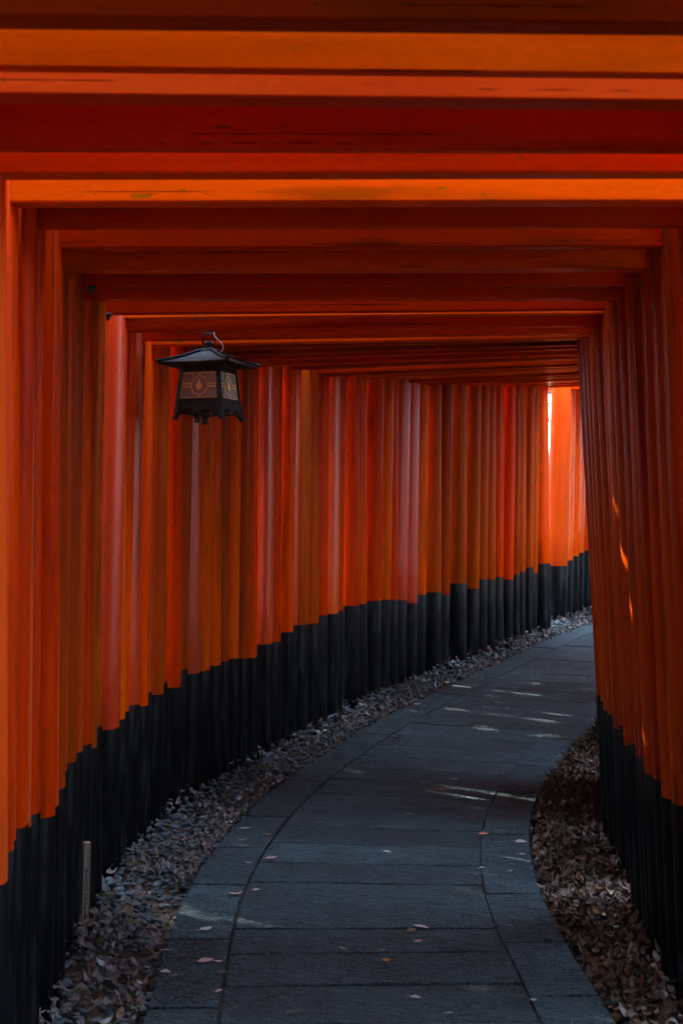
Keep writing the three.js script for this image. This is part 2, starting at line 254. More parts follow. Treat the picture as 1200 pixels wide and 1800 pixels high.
{
  // right silhouettes of the posts of the left row at the top of their black bases, read off the photograph: [x, y]
  const seen = [[17.5, 1548], [25, 1495], [30, 1476], [49.5, 1452], [55, 1453], [72, 1429], [97.5, 1432], [107, 1416], [115, 1384], [121, 1354], [134, 1338], [148, 1321], [160, 1308], [172, 1314], [179, 1277], [211, 1279], [221.5, 1264], [227, 1250], [246, 1238], [261, 1240], [267, 1217], [287, 1220], [295, 1200], [318.5, 1208], [330, 1177], [351, 1183], [370, 1178.5], [388, 1169.5], [403, 1162], [420, 1157.5], [437, 1157], [453, 1156.5], [479, 1132], [495, 1128], [514.5, 1111], [524, 1099], [542, 1098], [561, 1096], [575, 1081.5], [594.5, 1079], [603, 1074], [630.5, 1065], [645.5, 1062], [670, 1056], [687, 1054], [699, 1055], [716, 1055], [733, 1060], [749, 1045.5], [775, 1041], [791, 1045], [820, 1025.5], [842.5, 1035], [857, 1018], [870.5, 1019], [885, 1014.5], [902, 1019], [914, 1010], [923, 1005], [937, 998], [944, 1008], [967, 991], [997, 995], [1007, 985], [1017, 978], [1026, 972], [1036, 968], [1047, 964], [1058, 960]];
  const wallAtX = [[17.5, 3.30], [25, 3.52], [72, 3.94], [107, 4.42], [140, 5.02], [179, 5.70], [221, 6.40], [261, 6.90], [318, 7.42], [370, 7.95], [453, 8.72], [530, 9.42], [603, 10.2], [680, 11.0], [749, 11.75], [830, 12.55], [902, 13.3], [967, 14.0], [997, 14.75], [1026, 15.4], [1060, 16.2]];
  const yawAt = [[-2, 2], [1, -1], [2.6, -2], [2.9, -0.5], [3.4, 0.6], [5, 0.6], [5.7, 3], [6.2, 5], [6.9, 9], [7.4, 13], [8.7, 19], [10.2, 25], [11.7, 28], [14.6, 30], [16.5, 33]];
  const innerAt = [[3, 1.95], [4.6, 1.97], [5.4, 2.08], [6.3, 2.18], [20, 2.18]];
  // bottoms of the tie beams seen under the roof: [row in the photograph, beam thickness, roof open above it, tint partly set to imitate how lit the beam is]
  const beams = [[42, 0.06, 0, 'brown'], [126, 0.03, 1, 'freshLit'], [172, 0.07, 1, 'faded'], [268, 0.035, 0, 'vivid'], [309, 0.07, 1, 'freshLit'], [358, 0.07, 1, 'freshLit'], [402, 0.03, 0, 'faded'], [438, 0.055, 0, 'deep'], [475, 0.09, 0, 'orange'], [505, 0.035, 0, 'deep'], [527, 0.085, 1, 'vivid'], [553, 0.04, 0, 'deep'], [561, 0.07, 1, 'freshLit'], [584, 0.05, 0, 'deep'], [599, 0.06, 1, 'vivid'], [608, 0.05, 1, 'orange']];
  // how deep each top rail is: deep ones nearly touch and shut the sky out, shallow ones leave slots of daylight
  const RIGHT_OPEN = [[6.9, 7.5], [8.8, 9.7]], within = (list, d) => list.some(([a, b]) => d > a && d < b);
  const OPEN = [[2.3, 2.75], [3.25, 3.66], [5.5, 5.72], [6.4, 6.8], [7.0, 7.3], [9.3, 9.6]];
  const roofAt = (d) => within(OPEN, d) ? 0.035 : d > 2 && d < 4.8 ? 0.15 : 0.25;
  const want = beams.map(([y]) => 2450 * 0.805 / (900 - y));
  const r = rng(21);
  const palette = ['vivid', 'vivid', 'orange', 'orange', 'deep', 'brown', 'faded', 'freshLit', 'vivid', 'brown', 'deep'];
  const make = (px, d, black, gap, turn) => {
    const u = (px - 600) / 2450, rad = (px === 997 ? 0.118 : clamp(gap * 0.5 - 0.002, 0.062, 0.115) * (0.95 + 0.05 * r()) * ([295, 453].includes(px) ? 0.74 : [630.5, 733].includes(px) ? 0.84 : 1)), n = Math.hypot(1, u), ex = u * d;
    const lx = ex - rad / n, lz = -(d + rad * u / n), y = groundY(ex, -d);
    const hi = r() < 0.38 ? 0.06 + r() * 0.04 : 0;
    const pk = r(), tint = px > 765 && px < 960 ? ['brown', 'maroon', 'deep', 'brown'][Math.floor(pk * 4)] : palette[Math.floor(pk * palette.length)];  // posts along the far curve get darker paint in place of shade
    const o = { lx, lz, y, yaw: ((turn ?? table(yawAt, d)) + (r() - 0.5) * 1.2) * Math.PI / 180, inner: table(innerAt, d) + (r() - 0.5) * 0.02, rl: rad, rr: within(RIGHT_OPEN, d) ? rad * (0.72 + 0.14 * r()) : rad, black: [black ?? 0.63 + r() * 0.05, 0.6 + r() * 0.08], nuki: d > 7.1 ? 2.435 + r() * 0.02 + hi : 2.375 + (r() - 0.5) * 0.02 + hi, thick: 0.045 + r() * 0.03, tall: 0.13 + r() * 0.03, lean: [px === 967 ? -0.012 : px === 997 ? 0.036 : d < 3.4 ? -0.004 : 0.014 + (r() - 0.5) * 0.02, 0.048 + (r() - 0.5) * 0.014], tint, shadeTintR: r() < 0.6 ? 'maroon' : 'brown', beamTint: palette[Math.floor(r() * palette.length)], wear: Math.floor(r() * 3), roll: (r() - 0.5) * 0.004, cap: Math.min(roofAt(d), 2.2 * gap), gloss: hash(Math.round(d * 1000), 7, 3) < 0.34 && tint !== 'brown' && tint !== 'maroon' ? 1 : 0 };  // right posts are coloured darker to stand in for their shade
    if (d > 1.9 && d < 7.1) {
      const b = pick.get(d);
      if (b === undefined) Object.assign(o, { nuki: 2.375 + (d < 4.8 ? 0.062 : 0.09) });
      else { const [py, thick, open, bt] = beams[b]; Object.assign(o, { nuki: EYE + (900 - py) * (d - thick / 2) / 2450 - y, thick, beamTint: bt }); }
    }
    return gate(o);
  };
  const FIRST = -6, NEAR = []; for (let d = FIRST; d < 1.9; d += 0.21) NEAR.push(Math.abs(d) < 0.03 ? 0.03 : d);
  NEAR.push(2.02, 2.25, 2.53, 2.73, 2.92, 3.11);
  const nearX = [[-10, -0.52], [-6.5, -0.62], [-2, -0.66], [1, -0.80], [2.3, -0.82], [3.3, -0.80]];
  const anchors = [[0, 3.31], [1, 3.68], [14, 5.70], [23, 7.42], [31, 8.72], [40, 10.2], [48, 11.75], [56, 13.3], [61, 14.15], [62, 14.85], [63, 15.05], [70, 16.4]];
  const posts = NEAR.map((d) => [600 + 2450 * table(nearX, d) / d, d]);
  { let last = 3.12; seen.forEach(([px, py], i) => { const d = Math.max(last + 0.13, 0.55 * table(anchors, i) + 0.45 * table(wallAtX, px)); posts.push([px, last = d, py]); }); }
  { const [px, d] = posts[posts.length - 1], X = (px - 600) / 2450 * d; let s = nearest(X, -d)[0] + 0.19; for (; s < LEN - 0.3; s += 0.19) { const p = at(s, -0.36), f = frame(s); posts.push([600 + 2450 * p.x / -p.z, -p.z, undefined, Math.atan2(f[2], -f[3]) * 180 / Math.PI]); } }
  const gaps = posts.map(([px, d], i) => { const X = (k) => posts[k] ? [(posts[k][0] - 600) / 2450 * posts[k][1], posts[k][1]] : [1e3, 1e3], a = X(i), f = (b) => Math.hypot(a[0] - b[0], a[1] - b[1]); return Math.min(f(X(i - 1)), f(X(i + 1))); });
  const pick = new Map(), depths = posts.map(([, d]) => d);
  want.forEach((w, i) => { const free = depths.filter((d) => !pick.has(d)); pick.set(free.reduce((a, d) => Math.abs(d - w) < Math.abs(a - w) ? d : a, 99), i); });
  let gapAt = 0;
  posts.forEach(([px, d, py, turn], i) => {
    if (px === 997) gapAt = i;
    const u = (px - 600) / 2450;
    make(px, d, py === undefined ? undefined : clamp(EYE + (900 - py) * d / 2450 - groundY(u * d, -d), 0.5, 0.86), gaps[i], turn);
  });
  // what each gate is called: counted from the gate that carries the lantern and from the gap where the sky shows
  const carrier = gates.reduce((b, g, i) => Math.abs(g.userData.d - 6.42) < Math.abs(gates[b].userData.d - 6.42) ? i : b, 0);
  const look = { vivid: 'vermilion', orange: 'orange', deep: 'deep red', brown: 'brownish red', faded: 'faded red', freshLit: 'bright orange', maroon: 'shade darkened red' };
  const nth = (n) => n + (n % 100 > 10 && n % 100 < 14 ? 'th' : ['th', 'st', 'nd', 'rd'][n % 10] ?? 'th');
  gates.forEach((g, i) => {
    const c = look[g.userData.tint], k = i - carrier;
    g.userData.label = k === 0 ? `${c} gate whose tie beam carries the hanging black lantern`
      : i === gapAt ? `${c} gate standing just beyond the bright gap in the row of posts`
      : g.userData.d < 1.9 ? `${c} gate over the path out of view, ${nth(-k)} gate before the lantern`
      : k < 0 ? `${c} gate with black post bases, ${nth(-k)} gate before the one carrying the lantern`
      : i > gapAt ? `${c} gate, ${nth(i - gapAt)} after the first gate beyond the bright gap`
      : `${c} gate with black post bases, ${nth(k)} gate beyond the one carrying the lantern`;
    delete g.userData.d; delete g.userData.tint;
  });
}

// ---------------------------------------------------------------- trees beyond the gates
const barkMat = new THREE.MeshStandardMaterial({ name: 'bark', color: new THREE.Color().setRGB(0.09, 0.07, 0.055), map: T.soil, bumpMap: T.soilBump, bumpScale: 0.03, roughness: 0.95 });
const leafMats = [[0.040, 0.075, 0.022], [0.055, 0.095, 0.025], [0.035, 0.06, 0.025]].map((c) => new THREE.MeshPhysicalMaterial({ name: 'tree leaves', color: new THREE.Color().setRGB(...c), roughness: 0.6, transmission: 0.35, thickness: 0, side: THREE.DoubleSide }));
function leafShape(len, wid, bend, seg = 3) {
  const pos = [], idx = [], uv = [];
  for (let i = 0; i <= seg; i++) { const v = i / seg, w = wid * Math.sin(Math.PI * Math.pow(v, 0.8)) * 0.5 + 0.0006, y = bend * len * (v - 0.5) * (v - 0.5) * 2; for (const k of [-1, 0, 1]) { pos.push(k * w, y + (k ? 0.22 * w : 0), (v - 0.5) * len); uv.push(k / 2 + 0.5, v); } }
  for (let i = 0; i < seg; i++) for (let j = 0; j < 2; j++) { const a = i * 3 + j; idx.push(a, a + 3, a + 1, a + 1, a + 3, a + 4); }
  const g = new THREE.BufferGeometry(); g.setAttribute('position', new THREE.Float32BufferAttribute(pos, 3)); g.setAttribute('uv', new THREE.Float32BufferAttribute(uv, 2)); g.setIndex(idx); g.computeVertexNormals(); return g;
}
const spray = (() => { const r = rng(8), l = []; for (let i = 0; i < 16; i++) { const g = leafShape(0.12 + r() * 0.06, 0.055, 0.3, 2); g.rotateX((r() - 0.5) * 1.8); g.rotateZ((r() - 0.5) * 1.8); g.rotateY(r() * 6.28); g.translate((r() - 0.5) * 0.5, (r() - 0.5) * 0.36, (r() - 0.5) * 0.5); l.push(g); } return mergeGeometries(l); })();
function tree(x, z, h, rad, label, seed, kind, n = 700) {
  const r = rng(seed), [, t, d] = nearest(x, z), o = Math.max(0, t < 0 ? -0.9 - t : t - 2.35), y0 = table(riseTable, d) + (t < 0 ? 0.03 + 0.39 * (1 - smooth(9, 14, -z)) : 0.02) * Math.min(o, 30) - 0.35;
  const g = thing('tree', label, 'tree', [x, y0, z], 0, 'trees beside the row of gates'), parts = [], tips = [];
  const limb = (a, b, r0, r1, sag) => { const mid = a.clone().lerp(b, 0.5).add(new THREE.Vector3((r() - 0.5) * sag, r() * sag * 0.5, (r() - 0.5) * sag)), c = new THREE.CatmullRomCurve3([a, mid, b]), tg = new THREE.TubeGeometry(c, 8, 1, 9), p = tg.attributes.position; for (let i = 0; i <= 8; i++) { const q = c.getPointAt(i / 8), k = lerp(r0, r1, i / 8); for (let j = 0; j <= 9; j++) { const m = i * 10 + j; p.setXYZ(m, q.x + (p.getX(m) - q.x) * k, q.y + (p.getY(m) - q.y) * k, q.z + (p.getZ(m) - q.z) * k); } } tg.computeVertexNormals(); parts.push(tg); };
  const top = new THREE.Vector3((r() - 0.5) * 0.8, h * 0.82, (r() - 0.5) * 0.8);
  limb(new THREE.Vector3(0, -0.3, 0), top, 0.02 * h + 0.06, 0.04, 0.4);
  for (let i = 0; i < 14; i++) { const k = 0.35 + 0.6 * (i / 14), a = top.clone().multiplyScalar(k), an = i * 2.4 + r(), L = rad * (0.55 + 0.45 * r()) * (1.25 - 0.6 * k), b = new THREE.Vector3(a.x + Math.cos(an) * L, a.y + h * (0.04 + 0.1 * r()), a.z + Math.sin(an) * L); limb(a, b, 0.06, 0.015, 0.5); tips.push(b, a.clone().lerp(b, 0.6)); }
  tips.push(top);
  mesh('trunk', mergeGeometries(parts), barkMat, g);
  const crown = new THREE.InstancedMesh(spray, leafMats[kind], n); crown.name = 'crown'; crown.castShadow = crown.receiveShadow = true; crown.userData = { kind: 'stuff' }; const M = new THREE.Matrix4(), q = new THREE.Quaternion(), e = new THREE.Euler();
  for (let i = 0; i < n; i++) { const c = tips[Math.floor(r() * tips.length)], s = rad * 0.36, v = new THREE.Vector3(r() + r() + r() - 1.5, (r() + r() - 1) * 0.8, r() + r() + r() - 1.5).multiplyScalar(s).add(c); q.setFromEuler(e.set((r() - 0.5) * 1.2, r() * 6.28, (r() - 0.5) * 1.2)); const k = 1.0 + r() * 0.8; M.compose(v, q, new THREE.Vector3(k, k, k)); crown.setMatrixAt(i, M); }
  g.add(crown); return g;
}
[[-6.5, -5, 9, 3.0, 'leafy evergreen tree on the bank level with the nearest gates'], [-8.2, -8.5, 10, 3.2, 'tall leafy tree on the bank beside the gates before the lantern'], [-7.6, -12, 9.5, 3.1, 'leafy evergreen tree on the bank level with the lantern', 660], [-7.0, -15.5, 10.5, 3.2, 'leafy tree on the bank behind the outer curve of posts'], [-6.0, -19, 10, 3.2, 'leafy evergreen tree beyond the outer curve of posts'], [-4.2, -22, 10.5, 3.3, 'tall leafy tree seen through the bright gap between the posts'], [-1.0, -24.5, 11, 3.4, 'farthest leafy tree beyond the end of the curve'], [4.9, -27, 9, 3.0, 'pale sunlit tree far behind the bright gap between the posts', 420], [-12, -11, 13, 3.6, 'tall dark tree higher on the bank behind the others'], [-9, -23, 13, 3.6, 'tall dark tree on the bank past the far bend'], [-4.5, -1.5, 7, 3.0, 'leafy tree outside the picture beside the first gate'], [4.6, -0.8, 6, 2.6, 'leafy tree outside the picture on the low side of the first gate'], [-6.5, 2, 8, 3.2, 'leafy tree outside the picture on the bank behind the viewpoint']].forEach(([x, z, h, rad, label, n], i) => tree(x, z, h, rad, label, 300 + i, i % 3, n ?? 1150));  // the last three are added out of view to hold back light

// ---------------------------------------------------------------- gravel and fallen leaves in the beds along the path
function scatter(name, geo, mat, list, label, category) {
  const m = new THREE.InstancedMesh(geo, mat, list.length), M = new THREE.Matrix4(), q = new THREE.Quaternion(), e = new THREE.Euler(), col = new THREE.Color();
  list.forEach(([p, rx, ry, rz, sx, sy, sz, c], i) => { q.setFromEuler(e.set(rx, ry, rz, 'YXZ')); M.compose(p, q, new THREE.Vector3(sx, sy, sz)); m.setMatrixAt(i, M); m.setColorAt(i, col.setRGB(...c)); });
  m.name = numbered(name); m.castShadow = m.receiveShadow = true; scene.add(m); return struct(m, label, category, 'stuff');
}
const leafGeos = [leafShape(0.062, 0.030, 0.5, 4), leafShape(0.055, 0.034, -0.5, 4), leafShape(0.070, 0.026, 0.9, 4)];
const leafSide = new THREE.MeshStandardMaterial({ name: 'dry leaf', color: 0xffffff, roughness: 0.85, side: THREE.DoubleSide });
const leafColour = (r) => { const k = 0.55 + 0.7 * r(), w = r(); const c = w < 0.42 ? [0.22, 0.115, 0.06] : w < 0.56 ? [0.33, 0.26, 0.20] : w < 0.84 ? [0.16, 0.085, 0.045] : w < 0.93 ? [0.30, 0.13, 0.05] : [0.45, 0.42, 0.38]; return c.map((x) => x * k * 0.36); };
{
  const stone = new THREE.IcosahedronGeometry(1, 2), sp = stone.attributes.position, v = new THREE.Vector3();
  for (let i = 0; i < sp.count; i++) { v.fromBufferAttribute(sp, i); const k = 1 + 0.09 * Math.sin(v.x * 3.1 + 1) * Math.cos(v.z * 2.7) + 0.07 * Math.sin(v.y * 4 + v.x * 2); sp.setXYZ(i, v.x * k, v.y * k, v.z * k); }
  stone.deleteAttribute('uv'); stone.deleteAttribute('normal');
  const pebble = (() => { const pos = [], map = new Map(), idx = []; for (let i = 0; i < sp.count; i++) { const key = [sp.getX(i), sp.getY(i), sp.getZ(i)].map((x) => x.toFixed(4)).join(); if (!map.has(key)) { map.set(key, pos.length / 3); pos.push(sp.getX(i), sp.getY(i), sp.getZ(i)); } idx.push(map.get(key)); } const g = new THREE.BufferGeometry(); g.setAttribute('position', new THREE.Float32BufferAttribute(pos, 3)); g.setIndex(idx); g.computeVertexNormals(); return g; })();
  const pebbleMat = new THREE.MeshStandardMaterial({ name: 'river pebble', color: 0xffffff, roughness: 0.55 });
  const r = rng(77), left = [], right = [], s0 = sAt(2.4), s1 = LEN - 0.3;
  const stoneAt = (list, s, t, h) => { const k = 0.008 + 0.011 * r() * r() + 0.004 * r(), g = 0.7 + 0.7 * r(), w = r() * 0.25; list.push([at(s, t, h), (r() - 0.5) * 0.9, r() * 6.28, (r() - 0.5) * 0.9, k * (1 + 0.6 * r()), k * (0.55 + 0.25 * r()), k * (0.9 + 0.3 * r()), [0.042 * g * (1 + w * 0.3), 0.060 * g, 0.078 * g * (1 - w * 0.4)]]); };
  const bank = (t) => 0.004 + 0.03 * smooth(0.05, 0.35, -t);
  for (let i = 0; i < 10500; i++) { const s = lerp(s0, s1, r()), t = -0.005 - 0.5 * Math.pow(r(), 0.9); stoneAt(left, s, t, bank(t) - 0.045 + 0.035 * r()); }
  for (let i = 0; i < 2200; i++) { const s = lerp(s0, sAt(10), r()), t = PATH_W + 0.02 + 0.55 * r(); stoneAt(right, s, t, -0.05 + 0.03 * r()); }
  scatter('gravel_bed', pebble, pebbleMat, left, 'rounded blue-grey pebbles filling the strip along the path edge below the lantern', 'gravel');
  scatter('gravel_bed', pebble, pebbleMat, right, 'dark pebbles under the leaves in the strip on the inside of the bend', 'gravel');
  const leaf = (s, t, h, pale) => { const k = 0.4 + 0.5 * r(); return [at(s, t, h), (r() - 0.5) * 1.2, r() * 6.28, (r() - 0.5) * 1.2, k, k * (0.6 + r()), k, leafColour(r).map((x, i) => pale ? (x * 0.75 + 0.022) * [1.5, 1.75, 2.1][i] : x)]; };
  leafGeos.forEach((g, j) => {
    const a = [], b = [];
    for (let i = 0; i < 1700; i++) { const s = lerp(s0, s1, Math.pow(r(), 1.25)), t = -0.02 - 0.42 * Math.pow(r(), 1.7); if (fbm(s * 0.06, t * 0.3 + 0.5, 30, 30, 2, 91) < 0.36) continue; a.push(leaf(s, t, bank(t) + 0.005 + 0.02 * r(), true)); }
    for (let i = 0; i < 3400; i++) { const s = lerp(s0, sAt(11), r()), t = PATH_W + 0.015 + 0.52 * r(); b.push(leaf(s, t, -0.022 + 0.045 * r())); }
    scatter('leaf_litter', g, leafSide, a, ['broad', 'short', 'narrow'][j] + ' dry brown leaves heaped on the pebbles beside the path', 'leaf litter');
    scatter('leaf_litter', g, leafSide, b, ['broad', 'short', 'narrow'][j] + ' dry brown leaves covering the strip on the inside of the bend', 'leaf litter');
  });
}
// single leaves on the paving, where the photograph shows them: [x, y, width in the photograph, colour]
{
  const C = { pale: [0.42, 0.40, 0.38], dark: [0.035, 0.03, 0.028], brown: [0.16, 0.075, 0.045], pink: [0.38, 0.25, 0.22], yellow: [0.50, 0.30, 0.06], orange: [0.55, 0.22, 0.03], salmon: [0.45, 0.17, 0.10] };
  const word = { pale: 'pale grey', dark: 'dark curled', brown: 'brown', pink: 'dull pinkish', yellow: 'ochre yellow', orange: 'bright orange', salmon: 'salmon coloured' };
  const list = [[472, 1470, 14, 'yellow'], [432, 1459, 20, 'pale'], [431, 1478, 14, 'pale'], [487, 1429, 14, 'dark'], [534, 1429, 11, 'dark'], [562, 1448, 14, 'brown'], [477, 1511, 22, 'pink'], [438, 1520, 13, 'pale'], [451, 1567, 14, 'pink'], [415, 1575, 26, 'pink'], [362, 1637, 24, 'pale'], [335, 1659, 10, 'dark'], [292, 1674, 21, 'pale'], [327, 1684, 19, 'dark'], [362, 1692, 28, 'pink'], [385, 1694, 12, 'pale'], [291, 1711, 18, 'pale'], [308, 1718, 12, 'pale'], [392, 1713, 14, 'brown'], [386, 1745, 17, 'pink'], [459, 1729, 18, 'dark'], [514, 1784, 24, 'dark'], [720, 1434, 14, 'pale'], [771, 1434, 11, 'dark'], [587, 1501, 20, 'dark'], [680, 1500, 17, 'pale'], [740, 1633, 30, 'pale'], [724, 1638, 20, 'brown'], [735, 1658, 15, 'pink'], [679, 1692, 13, 'orange'], [604, 1672, 17, 'pale'], [672, 1673, 10, 'pink'], [730, 1757, 18, 'pale'], [790, 1785, 14, 'pale'], [773, 1390, 24, 'brown'], [702, 1297, 30, 'dark'], [850, 1468, 17, 'salmon'], [915, 1482, 20, 'pale'], [885, 1483, 11, 'pale'], [918, 1505, 12, 'pale'], [847, 1528, 12, 'pale'], [838, 1555, 15, 'brown'], [883, 1561, 18, 'dark'], [897, 1534, 9, 'pale'], [897, 1690, 9, 'pink'], [937, 1762, 11, 'pale'], [829, 1440, 8, 'pink'], [940, 1400, 14, 'pink'], [826, 1466, 9, 'dark'], [660, 1330, 10, 'dark'], [800, 1372, 12, 'pale'], [733, 1240, 12, 'pale']];
  const r = rng(404), same = {};
  list.forEach(([px, py, w, c], i) => {
    const p = onGround(px, py), d = -p.z, L = w * d / 2450 * 1.15, wd = L * (0.42 + 0.15 * r()), parts = [];
    const blade = leafShape(L, wd, (r() - 0.4) * 0.5, 6);
    const stalk = new THREE.TubeGeometry(new THREE.CatmullRomCurve3([new THREE.Vector3(0, 0.004, -L * 0.5), new THREE.Vector3(0.002, 0.003, -L * 0.62), new THREE.Vector3(0.006, 0.004, -L * 0.75)]), 4, 0.0007, 5);
    const m = new THREE.MeshStandardMaterial({ name: 'dry leaf ' + c, color: new THREE.Color().setRGB(...C[c]), roughness: 0.6, side: THREE.DoubleSide });
    const zone = i < 22 && px < 470 ? (px < 400 ? 'edging beside the pebbles' : 'joint beside the pebble strip') : px > 845 ? 'edging inside the bend' : py < 1420 ? 'slabs far up the bend' : py < 1560 ? 'middle slabs halfway along' : 'middle slabs at the near end';
    const g = thing('fallen_leaf', `${w > 17 ? 'large' : 'small'} ${word[c]} fallen leaf on the ${zone}`, 'leaf', [p.x, p.y + 0.008, p.z], Math.PI / 2 + (r() - 0.5) * 1.6, 'fallen leaves lying singly on the paving');
    mesh('blade', blade, m, g); mesh('stalk', stalk, m, g); g.rotation.z = (r() - 0.5) * 0.5;
    (same[g.userData.label] ??= []).push([py, g]);
  });
  const nth = ['nearest', '2nd nearest', '3rd nearest', '4th nearest', '5th nearest', '6th nearest', '7th nearest'];
  for (const l of Object.values(same)) if (l.length > 1) l.sort((a, b) => b[0] - a[0]).forEach(([, g], i) => { g.userData.label += `, ${nth[i]} leaf`; });
}

// ---------------------------------------------------------------- the lantern
{
  const D = 6.42, k = D / 2450, X = (367 - 600) * k, Y = (py) => EYE + (900 - py) * k, L = thing('hanging_lantern', 'black metal lantern with gold crests hanging by a ring from a beam', 'lantern', [X, Y(737), -D], 25 * Math.PI / 180);
  const iron = new THREE.MeshStandardMaterial({ name: 'dark patinated iron', color: new THREE.Color().setRGB(0.016, 0.019, 0.021), roughness: 0.45, metalness: 0.25, bumpMap: T.soilBump, bumpScale: 0.002 });
  const roofMat = new THREE.MeshStandardMaterial({ name: 'dark green patina', color: new THREE.Color().setRGB(0.055, 0.075, 0.075), roughness: 0.5, metalness: 0.2, map: T.black, bumpMap: T.soilBump, bumpScale: 0.001 });
  roofMat.color.multiplyScalar(1.6);
  const gold = new THREE.MeshStandardMaterial({ name: 'worn gilt metal', color: new THREE.Color().setRGB(0.95, 0.68, 0.22), roughness: 0.45, metalness: 0.2 });
  const glass = new THREE.MeshPhysicalMaterial({ name: 'frosted lilac glass', color: new THREE.Color().setRGB(0.34, 0.31, 0.35), roughness: 0.16 });
  const H = 0.241, RB = 0.166, RT = 0.132, h = (v) => v * H;
  const at4 = (f, u, v, w) => { const R = lerp(RB, RT, v), a = R / Math.SQRT2 + w, b = R / Math.SQRT2, an = Math.PI / 4 + f * Math.PI / 2; return new THREE.Vector3(Math.sin(an) * a + Math.cos(an) * u * b, h(v), Math.cos(an) * a - Math.sin(an) * u * b); };
  const bend = (g, f) => { const p = g.attributes.position; for (let i = 0; i < p.count; i++) { const q = at4(f, p.getX(i), p.getY(i), p.getZ(i)); p.setXYZ(i, q.x, q.y, q.z); } g.computeVertexNormals(); return g; };
  const plate = (f, u0, u1, v0, v1, w0, w1) => { const g = new THREE.BoxGeometry(u1 - u0, v1 - v0, w1 - w0); g.translate((u0 + u1) / 2, (v0 + v1) / 2, (w0 + w1) / 2); return bend(g, f); };
  const body = [], base = [];
  for (let f = 0; f < 4; f++) {
    for (const sd of [-1, 1]) body.push(plate(f, Math.min(sd, sd * 0.86), Math.max(sd, sd * 0.86), 0, 1, -0.014, 0.004 + sd * 0.0006));
    body.push(plate(f, -0.86, 0.86, 0.87, 1, -0.012, 0.002), plate(f, -0.86, 0.86, 0.2, 0.37, -0.012, 0.003), plate(f, -0.98, 0.98, 0.345, 0.375, 0, 0.007), plate(f, -0.99, 0.99, 0.87, 0.895, 0, 0.007));
    for (const sd of [-1, 1]) { body.push(plate(f, Math.min(sd * 0.86, sd * 0.93), Math.max(sd * 0.86, sd * 0.93), 0.37, 0.87, -0.010, 0.001)); }
    for (let i = 0; i < 7; i++) body.push(plate(f, -0.72 + i * 0.22, -0.60 + i * 0.22, 0.915, 0.955, 0.001, 0.006));          // row of small studs under the eaves
    base.push(plate(f, -0.84, 0.84, 0.165, 0.2, -0.010, 0.003), plate(f, -0.26, 0.26, 0.10, 0.168, -0.009, 0.002));
    for (const sd of [-1, 1]) { const q = (a, b, c, d) => base.push(plate(f, Math.min(sd * a, sd * b), Math.max(sd * a, sd * b), c, d, -0.008, 0.002)); q(0.62, 0.86, 0.115, 0.168); q(0.74, 0.87, 0.06, 0.117); q(0.22, 0.66, 0.085, 0.106); q(0.36, 0.44, 0.104, 0.14); base.push(plate(f, Math.min(sd * 0.9, sd * 1.04), Math.max(sd * 0.9, sd * 1.04), -0.03, 0.03, -0.010, 0.008 + sd * 0.0006)); }
    const pane = mesh('glass_pane', plate(f, -0.86, 0.86, 0.37, 0.87, -0.009, -0.006), glass, L);
    const g = [], fr = (u0, u1, v0, v1) => g.push(plate(f, u0, u1, v0, v1, -0.006, -0.0025));
    fr(-0.86, 0.86, 0.37, 0.392); fr(-0.86, 0.86, 0.848, 0.87); fr(-0.86, -0.825, 0.392, 0.848); fr(0.825, 0.86, 0.392, 0.848);
    for (const v of [0.585, 0.64]) { fr(-0.825, -0.42, v, v + 0.024); fr(0.42, 0.825, v, v + 0.024); }
    fr(-0.022, 0.022, 0.392, 0.43); fr(-0.022, 0.022, 0.81, 0.848);
    const flat = (shape, dep) => { const e = new THREE.ExtrudeGeometry(shape, { depth: dep, bevelEnabled: false, curveSegments: 20 }); e.deleteAttribute('uv'); const p = e.attributes.position; for (let i = 0; i < p.count; i++) p.setXYZ(i, p.getX(i) / 0.105, 0.62 + p.getY(i) / H, -0.006 + p.getZ(i)); return bend(e, f); };
    const shapes = [], ring = (r0, r1) => { const s = new THREE.Shape(); s.absarc(0, 0, r1, 0, Math.PI * 2, false); const o = new THREE.Path(); o.absarc(0, 0, r0, 0, Math.PI * 2, true); s.holes.push(o); return s; };
    shapes.push(flat(ring(0.0405, 0.0445), 0.0035));
    const drop = new THREE.Shape(); drop.moveTo(0, 0.030); drop.bezierCurveTo(0.006, 0.022, 0.005, 0.014, 0.009, 0.008); drop.bezierCurveTo(0.021, 0.000, 0.018, -0.020, 0, -0.021); drop.bezierCurveTo(-0.018, -0.020, -0.021, 0, -0.009, 0.008); drop.bezierCurveTo(-0.005, 0.014, -0.006, 0.022, 0, 0.030);
    shapes.push(flat(drop, 0.006));
    for (const x of g) x.deleteAttribute('uv');
    mesh('crest', mergeGeometries([...g.map((x) => x.toNonIndexed()), ...shapes]), gold, pane);
  }
  mesh('body_frame', mergeGeometries(body), iron, L);
  mesh('openwork_base', mergeGeometries(base), iron, L);
  mesh('floor_plate', (() => { const g = new THREE.CylinderGeometry(0.148, 0.148, 0.006, 4); g.translate(0, h(0.21), 0); return g; })(), iron, L);
  mesh('drip_knob', (() => { const g = new THREE.LatheGeometry([[0, -0.022], [0.014, -0.020], [0.016, -0.004], [0.013, 0.004], [0.018, 0.010], [0.026, 0.016], [0.028, 0.046], [0, 0.05]].map(([a, b]) => new THREE.Vector2(a, b)), 16); g.translate(-0.03, -0.006, 0.03); return g; })(), iron, L);
  // roof: four hollow-curved slopes, thick at the eaves, ridges along the hips
  const RR = 0.240, y0 = Y(641) - Y(737), yT = Y(616) - Y(737) + 0.012, roof = [], prof = (q) => lerp(y0, yT, q) - 0.008 * Math.sin(Math.PI * q) * (1 - 0.3 * q);
